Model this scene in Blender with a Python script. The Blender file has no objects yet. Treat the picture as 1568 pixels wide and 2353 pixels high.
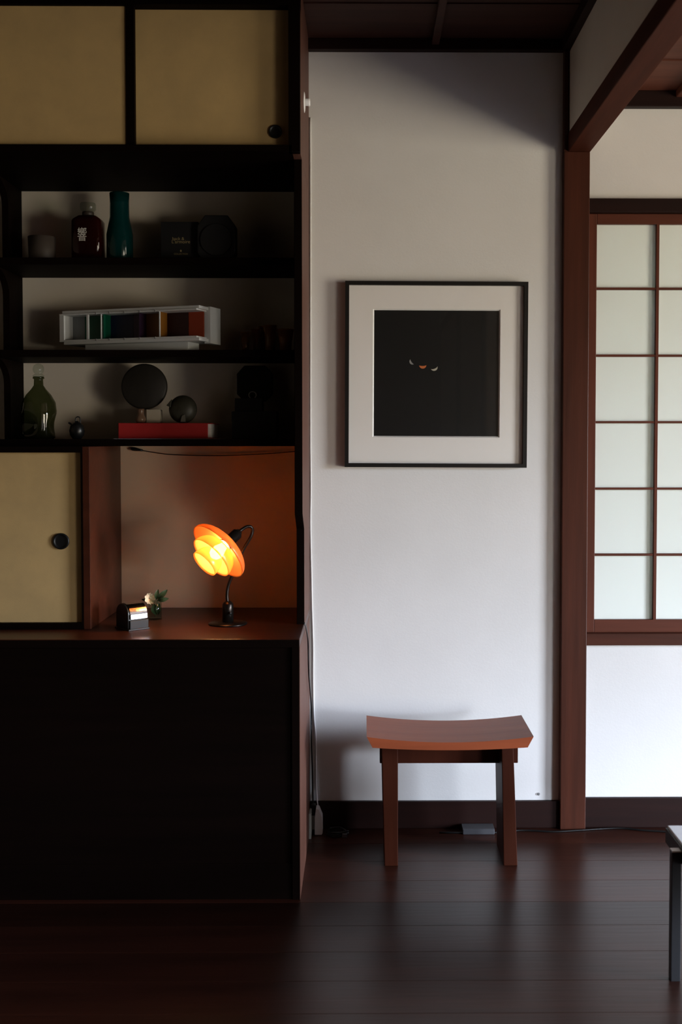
import bpy, bmesh, math, random
from mathutils import Vector, Matrix, Euler
random.seed(7)
S = bpy.context.scene
COL = S.collection
R = math.radians

# ------------------------------------------------------------------ camera
IMG_W, IMG_H = 1568, 2353
FPX, CX, CY = 2500.0, 856.8, 1097.3          # focal length and principal point in pixels
CAM_H = 1.27
cam_rot = Euler((R(88.0), 0, R(-0.5)), 'XYZ')
cd = bpy.data.cameras.new('camera')
cd.sensor_fit = 'VERTICAL'; cd.sensor_height = 36.0; cd.sensor_width = 24.0
cd.lens = FPX / IMG_H * 36.0
cd.shift_x = (IMG_W / 2 - CX) / IMG_H
cd.shift_y = (CY - IMG_H / 2) / IMG_H
cd.clip_start = 0.05
cd.dof.use_dof = True; cd.dof.focus_distance = 3.5; cd.dof.aperture_fstop = 3.5
cam = bpy.data.objects.new('camera', cd); COL.objects.link(cam)
cam.location = (0, 0, CAM_H); cam.rotation_euler = cam_rot
S.camera = cam
MR = cam_rot.to_matrix()
def ray(px, py):
    return MR @ Vector(((px - CX) / FPX, -(py - CY) / FPX, -1.0))
def at(px, py, Y):                            # world point on the plane y = Y
    d = ray(px, py); t = Y / d.y
    return Vector((d.x * t, Y, CAM_H + d.z * t))
def atz(px, py, Z):                           # world point on the plane z = Z
    d = ray(px, py); t = (Z - CAM_H) / d.z
    return Vector((d.x * t, d.y * t, Z))
def atx(px, X, py=1010):                      # depth at which x = X shows at column px
    d = ray(px, py); t = X / d.x
    return d.y * t

# ------------------------------------------------------------------ light
world = bpy.data.worlds.new('world'); S.world = world; world.use_nodes = True
nt = world.node_tree; nt.nodes.clear()
wo = nt.nodes.new('ShaderNodeOutputWorld'); wb = nt.nodes.new('ShaderNodeBackground')
tc = nt.nodes.new('ShaderNodeTexCoord'); sx = nt.nodes.new('ShaderNodeSeparateXYZ')
rp = nt.nodes.new('ShaderNodeValToRGB'); mp = nt.nodes.new('ShaderNodeMapRange')
mp.inputs[1].default_value = -1; mp.inputs[2].default_value = 1
nt.links.new(tc.outputs['Generated'], sx.inputs[0]); nt.links.new(sx.outputs[2], mp.inputs[0])
nt.links.new(mp.outputs[0], rp.inputs[0]); nt.links.new(rp.outputs[0], wb.inputs[0]); nt.links.new(wb.outputs[0], wo.inputs[0])
cr = rp.color_ramp                             # overcast sky over a shaded garden
cr.elements[0].position = 0.0; cr.elements[0].color = (0.115, 0.102, 0.077, 1)
cr.elements[1].position = 1.0; cr.elements[1].color = (0.645, 0.755, 0.93, 1)
e = cr.elements.new(0.49); e.color = (0.178, 0.158, 0.122, 1)
e = cr.elements.new(0.565); e.color = (0.645, 0.735, 0.89, 1)
wb.inputs[1].default_value = 28.0
S.view_settings.view_transform = 'Standard'; S.view_settings.look = 'None'
S.view_settings.exposure = 2.07; S.view_settings.gamma = 1.0; S.view_settings.use_curve_mapping = False

# room extents
YW = atz(1000, 1900, 0).y                      # back wall
XL, XR, YF = -2.3, 4.6, -2.4
# two unseen garden openings in the right wall, split and sized for their light (y0, y1, z0, z1)
OPENINGS = ((-2.30, -0.65, 0.10, 1.20), (0.65, 1.95, 0.03, 1.92))
for y0_, y1_, z0_, z1_ in OPENINGS:
    pl = bpy.data.lights.new('window_portal', 'AREA'); pl.shape = 'RECTANGLE'
    pl.size = z1_ - z0_; pl.size_y = y1_ - y0_; pl.cycles.is_portal = True
    po = bpy.data.objects.new('window_portal', pl); COL.objects.link(po)
    po.location = (XR + 0.04, (y0_ + y1_) / 2, (z0_ + z1_) / 2); po.rotation_euler = (0, R(90), 0)

# ------------------------------------------------------------------ helpers
def lin(c):
    return tuple((v / 255 / 12.92) if v / 255 <= 0.04045 else ((v / 255 + 0.055) / 1.055) ** 2.4 for v in c)

class B:
    """collects shapes for one mesh"""
    def __init__(s): s.bm = bmesh.new()
    def _new(s, f):
        n = len(s.bm.verts); f(); s.bm.verts.ensure_lookup_table()
        return s.bm.verts[n:]
    def box(s, x0, x1, y0, y1, z0, z1, bevel=0.0, seg=2):
        t = bmesh.new(); bmesh.ops.create_cube(t, size=1)
        for v in t.verts:
            v.co = Vector((x0 + (v.co.x + .5) * (x1 - x0), y0 + (v.co.y + .5) * (y1 - y0), z0 + (v.co.z + .5) * (z1 - z0)))
        if bevel > 0:
            bmesh.ops.bevel(t, geom=t.edges[:], offset=bevel, segments=seg, affect='EDGES', profile=0.5)
        s.add(t); return s
    def add(s, t, m=None):
        if m is not None: t.transform(m)
        me = bpy.data.meshes.new('tmp'); t.to_mesh(me); t.free(); s.bm.from_mesh(me); bpy.data.meshes.remove(me); return s
    def lathe(s, prof, loc=(0, 0, 0), seg=32, rot=None, smooth=True, cap=True):
        t = bmesh.new(); rings = []
        for r, z in prof:
            if r < 1e-6: rings.append([t.verts.new((0, 0, z))])
            else: rings.append([t.verts.new((r * math.cos(2 * math.pi * k / seg), r * math.sin(2 * math.pi * k / seg), z)) for k in range(seg)])
        for a, b in zip(rings, rings[1:]):
            for k in range(seg):
                k2 = (k + 1) % seg
                if len(a) == 1 and len(b) == 1: continue
                if len(a) == 1: f = t.faces.new((a[0], b[k2], b[k]))
                elif len(b) == 1: f = t.faces.new((a[k], a[k2], b[0]))
                else: f = t.faces.new((a[k], a[k2], b[k2], b[k]))
                f.smooth = smooth
        if cap:
            for rg in (rings[0], rings[-1]):
                if len(rg) > 2: t.faces.new(rg)
        bmesh.ops.recalc_face_normals(t, faces=t.faces[:])
        m = Matrix.Translation(loc)
        if rot is not None: m = m @ rot.to_4x4()
        s.add(t, m); return s
    def prism(s, poly, axis, a, b, bevel=0.0):
        """polygon extruded along an axis ('X': poly=(y,z); 'Y': poly=(x,z); 'Z': poly=(x,y))"""
        def P(u, v, w):
            return {'X': (w, u, v), 'Y': (u, w, v), 'Z': (u, v, w)}[axis]
        t = bmesh.new()
        va = [t.verts.new(P(u, v, a)) for u, v in poly]; vb = [t.verts.new(P(u, v, b)) for u, v in poly]
        t.faces.new(va); t.faces.new(vb[::-1]); n = len(poly)
        for k in range(n): t.faces.new((va[k], vb[k], vb[(k + 1) % n], va[(k + 1) % n]))
        bmesh.ops.recalc_face_normals(t, faces=t.faces[:])
        if bevel > 0: bmesh.ops.bevel(t, geom=t.edges[:], offset=bevel, segments=2, affect='EDGES', profile=0.5)
        s.add(t); return s
    def tube(s, pts, r, seg=10, sub=6, cap=True):
        pts = [Vector(p) for p in pts]; path = []
        rr = r if callable(r) else (lambda t: r)
        if len(pts) == 2 or sub <= 1: path = pts
        else:
            ext = [2 * pts[0] - pts[1]] + pts + [2 * pts[-1] - pts[-2]]
            for i in range(1, len(ext) - 2):
                for k in range(sub):
                    u = k / sub; p0, p1, p2, p3 = ext[i - 1:i + 3]
                    path.append(.5 * ((2 * p1) + (p2 - p0) * u + (2 * p0 - 5 * p1 + 4 * p2 - p3) * u * u + (3 * p1 - p0 - 3 * p2 + p3) * u ** 3))
            path.append(pts[-1])
        t = bmesh.new(); rings = []; up = None
        for i, p in enumerate(path):
            d = (path[min(i + 1, len(path) - 1)] - path[max(i - 1, 0)]).normalized()
            if up is None: up = Vector((0, 0, 1)) if abs(d.z) < .9 else Vector((1, 0, 0))
            sd = d.cross(up).normalized(); up = sd.cross(d).normalized()
            q = rr(i / (len(path) - 1))
            rings.append([t.verts.new(p + q * (math.cos(2 * math.pi * k / seg) * sd + math.sin(2 * math.pi * k / seg) * up)) for k in range(seg)])
        for a, b in zip(rings, rings[1:]):
            for k in range(seg):
                f = t.faces.new((a[k], a[(k + 1) % seg], b[(k + 1) % seg], b[k])); f.smooth = True
        if cap: t.faces.new(rings[0]); t.faces.new(rings[-1])
        bmesh.ops.recalc_face_normals(t, faces=t.faces[:])
        s.add(t); return s

WORLD0 = {}
def obj(name, b, m, parent=None, local=False):
    """link the collected shapes as ONE mesh object. World coordinates unless local=True"""
    bm = b.bm if isinstance(b, B) else b
    me = bpy.data.meshes.new(name)
    o = bpy.data.objects.new(name, me); COL.objects.link(o)
    if parent is not None:
        o.parent = parent
        if not local: bm.transform(Matrix.Translation(-WORLD0[parent.name]))
        WORLD0[o.name] = WORLD0[parent.name]
    else:
        vs = [v.co for v in bm.verts]
        c = Vector(((min(v.x for v in vs) + max(v.x for v in vs)) / 2, (min(v.y for v in vs) + max(v.y for v in vs)) / 2, min(v.z for v in vs)))
        bm.transform(Matrix.Translation(-c)); o.location = c; WORLD0[o.name] = c
    bm.to_mesh(me); bm.free(); me.materials.append(m)
    return o
def tag(o, label, cat, group=None):
    o['label'] = label; o['category'] = cat
    if group: o['group'] = group
    return o
def thing(name, label, cat, loc, group=None):
    o = bpy.data.objects.new(name, None); COL.objects.link(o); o.empty_display_size = .05
    o.location = loc; WORLD0[o.name] = Vector(loc)
    return tag(o, label, cat, group)
def struct(name, b, m, parent=None):
    o = obj(name, b, m, parent)
    if parent is None: o['kind'] = 'structure'
    return o
def dup(root, loc, label=None):
    r = root.copy(); COL.objects.link(r); r.location = loc
    if label: r['label'] = label
    for ch in list(root.children):
        c = ch.copy(); COL.objects.link(c); c.parent = r
        for g in list(ch.children):
            d = g.copy(); COL.objects.link(d); d.parent = c
    return r

# ------------------------------------------------------------------ materials
def mat(name, col, rough=.5, metal=0.0, spec=.5, noise=0.0, nscale=30.0, bump=0.0, bscale=200.0, stretch=(1, 1, 1), col2=None, rand=0.0, coat=0.0, trans=0.0, ior=1.45):
    m = bpy.data.materials.new(name); m.use_nodes = True
    n = m.node_tree.nodes; L = m.node_tree.links; p = n['Principled BSDF']
    p.inputs['Base Color'].default_value = (*col, 1); p.inputs['Roughness'].default_value = rough
    p.inputs['Metallic'].default_value = metal; p.inputs['Specular IOR Level'].default_value = spec
    p.inputs['Coat Weight'].default_value = coat; p.inputs['Transmission Weight'].default_value = trans; p.inputs['IOR'].default_value = ior
    tcn = n.new('ShaderNodeTexCoord'); mpn = n.new('ShaderNodeMapping'); mpn.inputs['Scale'].default_value = stretch
    L.new(tcn.outputs['Object'], mpn.inputs['Vector'])
    out = None
    if noise > 0 or col2:
        c2 = col2 or tuple(max(0, c * (1 - noise)) for c in col)
        nz = n.new('ShaderNodeTexNoise'); nz.inputs['Scale'].default_value = nscale; nz.inputs['Detail'].default_value = 6; nz.inputs['Roughness'].default_value = .62
        L.new(mpn.outputs[0], nz.inputs['Vector'])
        mx = n.new('ShaderNodeMix'); mx.data_type = 'RGBA'
        rmp = n.new('ShaderNodeMapRange'); rmp.inputs[1].default_value = .3; rmp.inputs[2].default_value = .7
        L.new(nz.outputs['Fac'], rmp.inputs[0]); L.new(rmp.outputs[0], mx.inputs[0])
        mx.inputs[6].default_value = (*col, 1); mx.inputs[7].default_value = (*c2, 1); out = mx.outputs[2]
    if rand > 0:
        oi = n.new('ShaderNodeObjectInfo'); hs = n.new('ShaderNodeHueSaturation'); mr = n.new('ShaderNodeMapRange')
        mr.inputs[3].default_value = 1 - rand; mr.inputs[4].default_value = 1 + rand
        L.new(oi.outputs['Random'], mr.inputs[0]); L.new(mr.outputs[0], hs.inputs['Value'])
        if out is not None: L.new(out, hs.inputs['Color'])
        else: hs.inputs['Color'].default_value = (*col, 1)
        out = hs.outputs[0]
    if out is not None: L.new(out, p.inputs['Base Color'])
    if bump > 0:
        nb = n.new('ShaderNodeTexNoise'); nb.inputs['Scale'].default_value = bscale; nb.inputs['Detail'].default_value = 4
        L.new(mpn.outputs[0], nb.inputs['Vector'])
        bp = n.new('ShaderNodeBump'); bp.inputs['Strength'].default_value = bump; bp.inputs['Distance'].default_value = .002
        L.new(nb.outputs['Fac'], bp.inputs['Height']); L.new(bp.outputs[0], p.inputs['Normal'])
    return m
def wood(name, c1, c2, axis, rough=.42, spec=.4, rand=0.0, coat=0.0, k=22):
    st = {'X': (.06, 1, 1), 'Y': (1, .06, 1), 'Z': (1, 1, .06)}[axis]
    return mat(name, c1, rough, spec=spec, col2=c2, nscale=k, stretch=st, bump=.15, bscale=90, rand=rand, coat=coat)

M_plaster = mat('white_plaster', (.77, .757, .737), .9, spec=.1, noise=.06, nscale=3.0, bump=.12, bscale=160)
M_plaster_dim = mat('grey_plaster', (.74, .71, .66), .9, spec=.1, noise=.08, nscale=4.0, bump=.12, bscale=160)
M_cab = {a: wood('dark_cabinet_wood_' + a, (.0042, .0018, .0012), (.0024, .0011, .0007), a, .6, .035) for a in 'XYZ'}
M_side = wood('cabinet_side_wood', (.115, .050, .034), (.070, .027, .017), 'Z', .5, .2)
M_desk = wood('desk_wood', (.055, .013, .0055), (.032, .008, .0035), 'X', .36, .35)
M_post = {a: wood('post_wood_' + a, (.078, .022, .0115), (.040, .012, .0065), a, .40, .25) for a in 'XYZ'}
M_beam = wood('beam_wood', (.085, .024, .013), (.055, .016, .009), 'Y', .55, .05)
M_trim = {a: wood('trim_wood_' + a, (.019, .0062, .0046), (.011, .0040, .0031), a, .5, .18) for a in 'XYZ'}
M_sash = {a: wood('sash_wood_' + a, (.125, .036, .020), (.080, .024, .014), a, .45, .2) for a in 'XYZ'}
M_ceil = wood('ceiling_wood', (.060, .022, .015), (.035, .013, .010), 'X', .6, .25, rand=.15)
M_ceil2 = wood('ceiling_wood_red', (.15, .048, .028), (.10, .032, .019), 'X', .55, .25, rand=.1)
M_floor = wood('floor_wood', (.042, .0120, .0068), (.018, .0058, .0036), 'X', .30, .43, rand=.45, k=14)
M_floor.node_tree.nodes['Principled BSDF'].inputs['Specular Tint'].default_value = (1.0, .90, .84, 1)
M_gap = mat('dark_gap', (.006, .004, .003), .9)
M_paper = mat('tan_fusuma_paper', (.46, .315, .14), .85, spec=.1, col2=(.39, .27, .125), nscale=9, bump=.08, bscale=400)
M_shelfback = mat('shelf_plaster_lightened', (.84, .76, .64), .9, spec=.1, noise=.05, nscale=4, bump=.1, bscale=160)  # plaster lightened in colour to brighten the dim shelf recess
M_alcove = mat('alcove_plaster_shaded', (.60, .45, .32), .9, spec=.1, noise=.06, nscale=4, bump=.1, bscale=160)  # plaster tone holds the alcove's shade and lamp warmth
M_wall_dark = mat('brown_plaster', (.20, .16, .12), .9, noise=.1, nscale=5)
M_black = mat('black_plastic', (.006, .006, .006), .35)
M_blackmatt = mat('black_card', (.008, .008, .009), .6)
M_pull = mat('black_pull', (.008, .008, .008), .4, metal=.3)
M_white = mat('white_plastic', (.86, .86, .88), .35)
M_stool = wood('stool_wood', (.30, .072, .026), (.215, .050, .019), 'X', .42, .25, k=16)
M_stool_shaded = wood('stool_wood_shaded', (.048, .0105, .0040), (.030, .0068, .0027), 'Z', .55, .1, k=16)  # seat wood darkened, the shade on legs and stretcher put into its colour
M_mat = mat('mat_board', (.88, .855, .83), .9, spec=.1)
M_bevel = mat('mat_bevel', (.9, .9, .88), .8)
M_frame = mat('black_frame', (.010, .009, .008), .4)
M_print = mat('black_print', (.004, .004, .004), .5)
M_brass_dark = mat('patinated_bronze', (.022, .017, .014), .28, metal=.75)
M_steel = mat('dark_steel', (.020, .020, .022), .45, metal=.3)
M_cap_sheen = mat('leg_top_sheen', (.75, .76, .78), .4)  # pale tone standing in for sheen on the steel leg tops
M_tabletop = mat('white_tabletop', (.80, .82, .86), .3, spec=.5)
M_chrome = mat('chrome', (.8, .8, .8), .12, metal=1.0, bump=.2, bscale=60)
M_gold = mat('gold_print', (.42, .33, .16), .5)
M_whiteprint = mat('white_print', (.6, .58, .55), .6)

def glass_mat(name, tint, gloss=.08, rough=.02, body=0.0, bodycol=(0, 0, 0)):
    """thin glass: tinted see-through, fresnel reflection"""
    m = bpy.data.materials.new(name); m.use_nodes = True
    n = m.node_tree.nodes; L = m.node_tree.links; n.clear()
    o = n.new('ShaderNodeOutputMaterial'); t = n.new('ShaderNodeBsdfTransparent'); g = n.new('ShaderNodeBsdfGlossy')
    t.inputs[0].default_value = (*tint, 1); g.inputs['Roughness'].default_value = rough
    lw = n.new('ShaderNodeFresnel'); lw.inputs[0].default_value = 1.45
    ge = n.new('ShaderNodeNewGeometry'); iv = n.new('ShaderNodeMath'); iv.operation = 'SUBTRACT'; iv.inputs[0].default_value = 1.0
    L.new(ge.outputs['Backfacing'], iv.inputs[1]); ml_ = n.new('ShaderNodeMath'); ml_.operation = 'MULTIPLY'
    L.new(lw.outputs[0], ml_.inputs[0]); L.new(iv.outputs[0], ml_.inputs[1])      # one reflection per pane
    mx = n.new('ShaderNodeMixShader'); L.new(ml_.outputs[0], mx.inputs[0])
    base = t.outputs[0]
    if body > 0:
        d = n.new('ShaderNodeBsdfDiffuse'); d.inputs[0].default_value = (*bodycol, 1)
        m2 = n.new('ShaderNodeMixShader'); m2.inputs[0].default_value = body
        L.new(t.outputs[0], m2.inputs[1]); L.new(d.outputs[0], m2.inputs[2]); base = m2.outputs[0]
    L.new(base, mx.inputs[1]); L.new(g.outputs[0], mx.inputs[2]); L.new(mx.outputs[0], o.inputs[0])
    return m
M_pane = glass_mat('picture_glass', (.99, .99, .985))
M_clear = glass_mat('clear_glass', (.86, .90, .86))
M_green = glass_mat('green_glass', (.32, .35, .23), body=.06, bodycol=(.02, .028, .012))
M_teal = glass_mat('teal_glass', (.02, .20, .20), body=.55, bodycol=(.004, .055, .055), rough=.12)
M_amber = glass_mat('amber_glass', (.80, .48, .18), body=.35, bodycol=(.50, .26, .09))
M_whisky = glass_mat('brown_liquor', (.28, .06, .03), body=.35, bodycol=(.035, .006, .004))

def shade_mat():
    m = bpy.data.materials.new('amber_shade_glass'); m.use_nodes = True
    n = m.node_tree.nodes; L = m.node_tree.links; n.clear()
    o = n.new('ShaderNodeOutputMaterial')
    tl = n.new('ShaderNodeBsdfTranslucent'); tl.inputs[0].default_value = (.62, .33, .11, 1)
    df = n.new('ShaderNodeBsdfDiffuse'); df.inputs[0].default_value = (.55, .27, .09, 1)
    tr = n.new('ShaderNodeBsdfTransparent'); tr.inputs[0].default_value = (1.0, .66, .34, 1)
    gl = n.new('ShaderNodeBsdfGlossy'); gl.inputs['Roughness'].default_value = .25; gl.inputs[0].default_value = (1, .9, .8, 1)
    a = n.new('ShaderNodeMixShader'); a.inputs[0].default_value = .45; L.new(tl.outputs[0], a.inputs[1]); L.new(df.outputs[0], a.inputs[2])
    b = n.new('ShaderNodeMixShader'); b.inputs[0].default_value = .30; L.new(a.outputs[0], b.inputs[1]); L.new(tr.outputs[0], b.inputs[2])
    c = n.new('ShaderNodeMixShader'); c.inputs[0].default_value = .04; L.new(b.outputs[0], c.inputs[1]); L.new(gl.outputs[0], c.inputs[2])
    L.new(c.outputs[0], o.inputs[0]); return m
M_shade = shade_mat()
def emit_mat(name, col, st):
    m = bpy.data.materials.new(name); m.use_nodes = True
    p = m.node_tree.nodes['Principled BSDF']; p.inputs['Base Color'].default_value = (*col, 1)
    p.inputs['Emission Color'].default_value = (*col, 1); p.inputs['Emission Strength'].default_value = st
    return m
M_bulb = emit_mat('lit_bulb', (1.0, .66, .30), 58)
def shoji_mat():
    m = bpy.data.materials.new('frosted_pane'); m.use_nodes = True
    n = m.node_tree.nodes; L = m.node_tree.links; n.clear()
    o = n.new('ShaderNodeOutputMaterial')
    d = n.new('ShaderNodeBsdfDiffuse'); d.inputs[0].default_value = (.79, .83, .79, 1)
    t = n.new('ShaderNodeBsdfTranslucent'); t.inputs[0].default_value = (.92, 1.0, .88, 1)
    x = n.new('ShaderNodeMixShader'); x.inputs[0].default_value = .027
    L.new(d.outputs[0], x.inputs[1]); L.new(t.outputs[0], x.inputs[2]); L.new(x.outputs[0], o.inputs[0]); return m
M_shoji = shoji_mat()

def text_bm(s, size, depth=.0004):
    c = bpy.data.curves.new('txt', 'FONT'); c.body = s; c.size = size; c.extrude = depth / 2; c.align_x = 'CENTER'; c.align_y = 'CENTER'
    t = bpy.data.objects.new('txt', c); COL.objects.link(t)
    dg = bpy.context.evaluated_depsgraph_get(); dg.update()
    me = bpy.data.meshes.new_from_object(t.evaluated_get(dg)); bm = bmesh.new(); bm.from_mesh(me)
    bpy.data.objects.remove(t); bpy.data.curves.remove(c); bpy.data.meshes.remove(me)
    bm.transform(Matrix.Rotation(R(90), 4, 'X'))       # stand up, facing -y
    return bm

# ------------------------------------------------------------------ the setting
Z_CEIL_L = at(1000, 96, YW - .03).z + .012
Z_TOP_L = at(1000, 121, YW).z
Z_TOP_R = at(1500, 251, YW).z
Z_CEIL_R = at(1500, 216, YW - .03).z + .012
X_POST0 = at(1294, 900, YW - .03).x; X_POST1 = at(1353, 900, YW - .03).x
X_KOK = at(1306, 200, YW).x
TH = .12
# floor
f = struct('floor', B().box(XL - TH, XR + TH, YF - TH, YW + TH, -.10, -.018), M_gap)
yb = YW; pitch = .145
first = None
row = 0
while yb > YF:
    b = B().box(XL, XR, -pitch + .0007, 0, -.018, 0, bevel=.0006, seg=1)
    if first is None:
        me = bpy.data.meshes.new('plank'); b.bm.to_mesh(me); me.materials.append(M_floor); first = me
    b.bm.free()
    p = bpy.data.objects.new('plank', first); COL.objects.link(p); p.parent = f
    p.location = Vector((0, yb, 0)) - f.location
    yb -= pitch; row += 1
# walls
X_SH0 = X_POST1 - .003                        # left edge of the window opening
Z_SH1 = at(1450, 456, YW - .02).z; Z_SH0 = at(1450, 1483, YW - .02).z
X_SH1 = X_SH0 + 1.72
struct('wall_back', B().box(XL - TH, X_POST0 + .03, YW, YW + TH, 0, Z_CEIL_L + .05), M_plaster)
struct('wall_back_right', B().box(X_POST0 + .03, XR + TH, YW, YW + TH, 0, Z_SH0 + .01)
       .box(X_POST0 + .03, XR + TH, YW, YW + TH, Z_SH1 - .01, Z_CEIL_L + .05)
       .box(X_POST0 + .03, X_SH0, YW, YW + TH, Z_SH0 + .01, Z_SH1 - .01)
       .box(X_SH1, XR + TH, YW, YW + TH, Z_SH0 + .01, Z_SH1 - .01), M_plaster)
struct('wall_left', B().box(XL - TH, XL, YF, YW, 0, Z_CEIL_L + .05), M_wall_dark)
struct('wall_front', B().box(XL - TH, XR + TH, YF - TH, YF, 0, Z_CEIL_L + .05), M_wall_dark)
wr = B(); yp = YF
for y0, y1, z0, z1 in OPENINGS:
    wr.box(XR, XR + TH, yp, y0, 0, Z_CEIL_L).box(XR, XR + TH, y0, y1, 0, z0).box(XR, XR + TH, y0, y1, z1, Z_CEIL_L); yp = y1
wr.box(XR, XR + TH, yp, YW, 0, Z_CEIL_L)
struct('wall_right', wr, M_wall_dark)
for k, (y0, y1, z0, z1) in enumerate(OPENINGS):
    struct(('unseen_window_2', 'unseen_window_4')[k], B().box(XR - .03, XR, y0 - .06, y0, max(z0 - .06, 0), z1 + .06).box(XR - .03, XR, y1, y1 + .06, max(z0 - .06, 0), z1 + .06)
           .box(XR - .03, XR, y0, y1, z1, z1 + .06), M_trim['Y'])
# hanging wall and beam between the two rooms
Z_BEAM0 = at(1357, 348, YW - .03).z; Z_BEAM1 = at(1306, 311, YW).z
struct('wall_hanging', B().box(X_KOK, X_KOK + .05, YF, YW, Z_BEAM1 - .004, Z_CEIL_L + .02), M_plaster_dim)
struct('trim_1', B().box(X_KOK - .004, X_POST1 + .002, YF, YW - .0, Z_BEAM0, Z_BEAM1, bevel=.002), M_beam)
struct('trim_2', B().box(X_POST0, X_POST1, YW - .03, YW + .05, 0, Z_BEAM0 - .0005, bevel=.002).box(X_POST0, X_KOK - .004, YW - .03, YW + .01, Z_BEAM0 - .0005, Z_CEIL_L), M_post['Z'])
# unseen tan sliding doors added between the rooms to dim the left cabinets
dd = struct('added_door_1', B().box(X_KOK + .012, X_KOK + .042, YF, -.80, .0, Z_BEAM0 - .001), M_paper)
dd2 = struct('added_door_2', B().box(X_KOK + .044, X_KOK + .070, .85 * -1, .55, .0, Z_BEAM0 - .001), M_paper)
for d_, y0, y1, x0, x1 in ((dd, YF, -.80, X_KOK + .010, X_KOK + .044), (dd2, -.85, .55, X_KOK + .0425, X_KOK + .0715)):
    for a, b in ((y0, y0 + .025), (y1 - .025, y1)):
        obj('door_stile', B().box(x0, x1, a, b, 0, Z_BEAM0 - .001), M_trim['Z'], d_)
struct('added_eaves', B().box(XR + TH, XR + TH + 1.3, -2.6, 4.0, 2.12, 2.18), M_trim['Y'])   # unseen eaves, added to cut sky light at the garden openings
# ceilings, with boards and battens
cl = struct('ceiling', B().box(XL - TH, X_KOK + .05, YF - TH, YW + TH, Z_CEIL_L + .016, Z_CEIL_L + .12), M_gap)
yb = YW; k = 0
while yb > YF:
    obj('ceiling_board', B().box(XL, X_KOK, max(yb - .299, YF), yb, Z_CEIL_L + (.004 if k % 2 else .0), Z_CEIL_L + .016), M_ceil, cl); yb -= .30; k += 1
xb = at(1001, 108, YW - .03).x
for i in range(-5, 2):
    x = xb + i * .45
    if XL < x < X_KOK - .05: obj('batten', B().box(x - .012, x + .012, YF, YW - .03, Z_CEIL_L - .022, Z_CEIL_L, bevel=.003), M_ceil, cl)
cr_ = struct('ceiling_right', B().box(X_KOK + .05, XR + TH, YF - TH, YW + TH, Z_CEIL_R + .016, Z_CEIL_L + .12), M_gap)
yb = YW; k = 0
while yb > YF:
    obj('ceiling_board', B().box(X_KOK + .05, XR, max(yb - .299, YF), yb, Z_CEIL_R + (.004 if k % 2 else .0), Z_CEIL_R + .016), M_ceil2, cr_); yb -= .30; k += 1
for i in range(5):
    x = X_KOK + .35 + i * .45
    obj('batten', B().box(x - .012, x + .012, YF, YW - .03, Z_CEIL_R - .022, Z_CEIL_R, bevel=.003), M_ceil2, cr_)
# crown mouldings
XS = at(711, 800, YW).x                            # right face of the built-in cabinets
struct('trim_3', B().box(XS, X_POST0, YW - .03, YW, Z_TOP_L, Z_CEIL_L, bevel=.002), M_trim['X'])
struct('trim_4', B().box(X_POST1, XR, YW - .03, YW, Z_TOP_R, Z_CEIL_R, bevel=.002), M_trim['X'])
struct('trim_5', B().box(X_KOK - .025, X_KOK, YF, YW - .03, Z_CEIL_L - .04, Z_CEIL_L, bevel=.002), M_trim['Y'])
# baseboards
ZB = at(1000, 1842, YW - .015).z; ZB2 = at(1450, 1834, YW - .015).z
struct('baseboard_back', B().box(XS, X_POST0, YW - .015, YW, 0, ZB, bevel=.002), M_trim['X'])
struct('baseboard_right', B().box(X_POST1, XR, YW - .015, YW, 0, ZB2, bevel=.002), M_trim['X'])
# shoji window: lintel, sill, sashes with muntins and frosted panes
struct('trim_6', B().box(X_POST1, X_SH1 + .05, YW - .022, YW + .06, at(1450, 488, YW - .02).z, Z_SH1, bevel=.002), M_trim['X'])
struct('trim_7', B().box(X_POST1, X_SH1 + .05, YW - .022, YW + .06, Z_SH0, at(1450, 1456, YW - .02).z, bevel=.002), M_post['X'])
ZT, ZBt = at(1450, 488, YW - .02).z, at(1450, 1456, YW - .02).z
YS = YW + .003
rows_px = [515, 663, 817, 970, 1123, 1275, 1424]
zs = [at(1450, y, YS).z for y in rows_px]
xA = at(1370, 900, YS).x; xB = at(1510, 900, YS).x; cw = xB - xA
def sash(name, x0, ncol, y0):
    """x0 is the left edge of the glazed field"""
    x1 = x0 + ncol * cw
    o = struct(name, B().box(x0, x1, y0 + .014, y0 + .0155, zs[6], zs[0]), M_gap)   # thin backing replaced by panes below
    me = o.data; bm = bmesh.new(); bx = B().box(x0, x1, y0 + .0, y0 + .028, zs[0], ZT, bevel=.0015).bm
    bx.transform(Matrix.Translation(-o.location)); bx.to_mesh(me); bx.free(); bm.free(); me.materials.clear(); me.materials.append(M_sash['X'])
    obj('bottom_rail', B().box(x0, x1, y0, y0 + .028, ZBt, zs[6], bevel=.0015), M_sash['X'], o)
    obj('stile', B().box((X_POST1 - .002) if name == 'window_1' else x0 - .024, x0, y0, y0 + .028, ZBt, ZT, bevel=.0015), M_sash['Z'], o)
    obj('stile', B().box(x1, x1 + .024, y0, y0 + .028, ZBt, ZT, bevel=.0015), M_sash['Z'], o)
    for i in range(1, ncol):
        obj('muntin', B().box(x0 + i * cw - .0045, x0 + i * cw + .0045, y0 + .001, y0 + .015, zs[6], zs[0]), M_sash['Z'], o)
    for z in zs[1:-1]:
        obj('muntin', B().box(x0, x1, y0 + .003, y0 + .0145, z - .0036, z + .0036), M_sash['X'], o)
    for i in range(ncol):
        for k in range(6):
            obj('pane', B().box(x0 + i * cw, x0 + (i + 1) * cw, y0 + .015, y0 + .018, zs[k + 1], zs[k]), M_shoji, o)
sash('window_1', xA, 4, YS)
sash('window_3', xA + 4 * cw - .01, 4, YS + .03)

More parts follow.
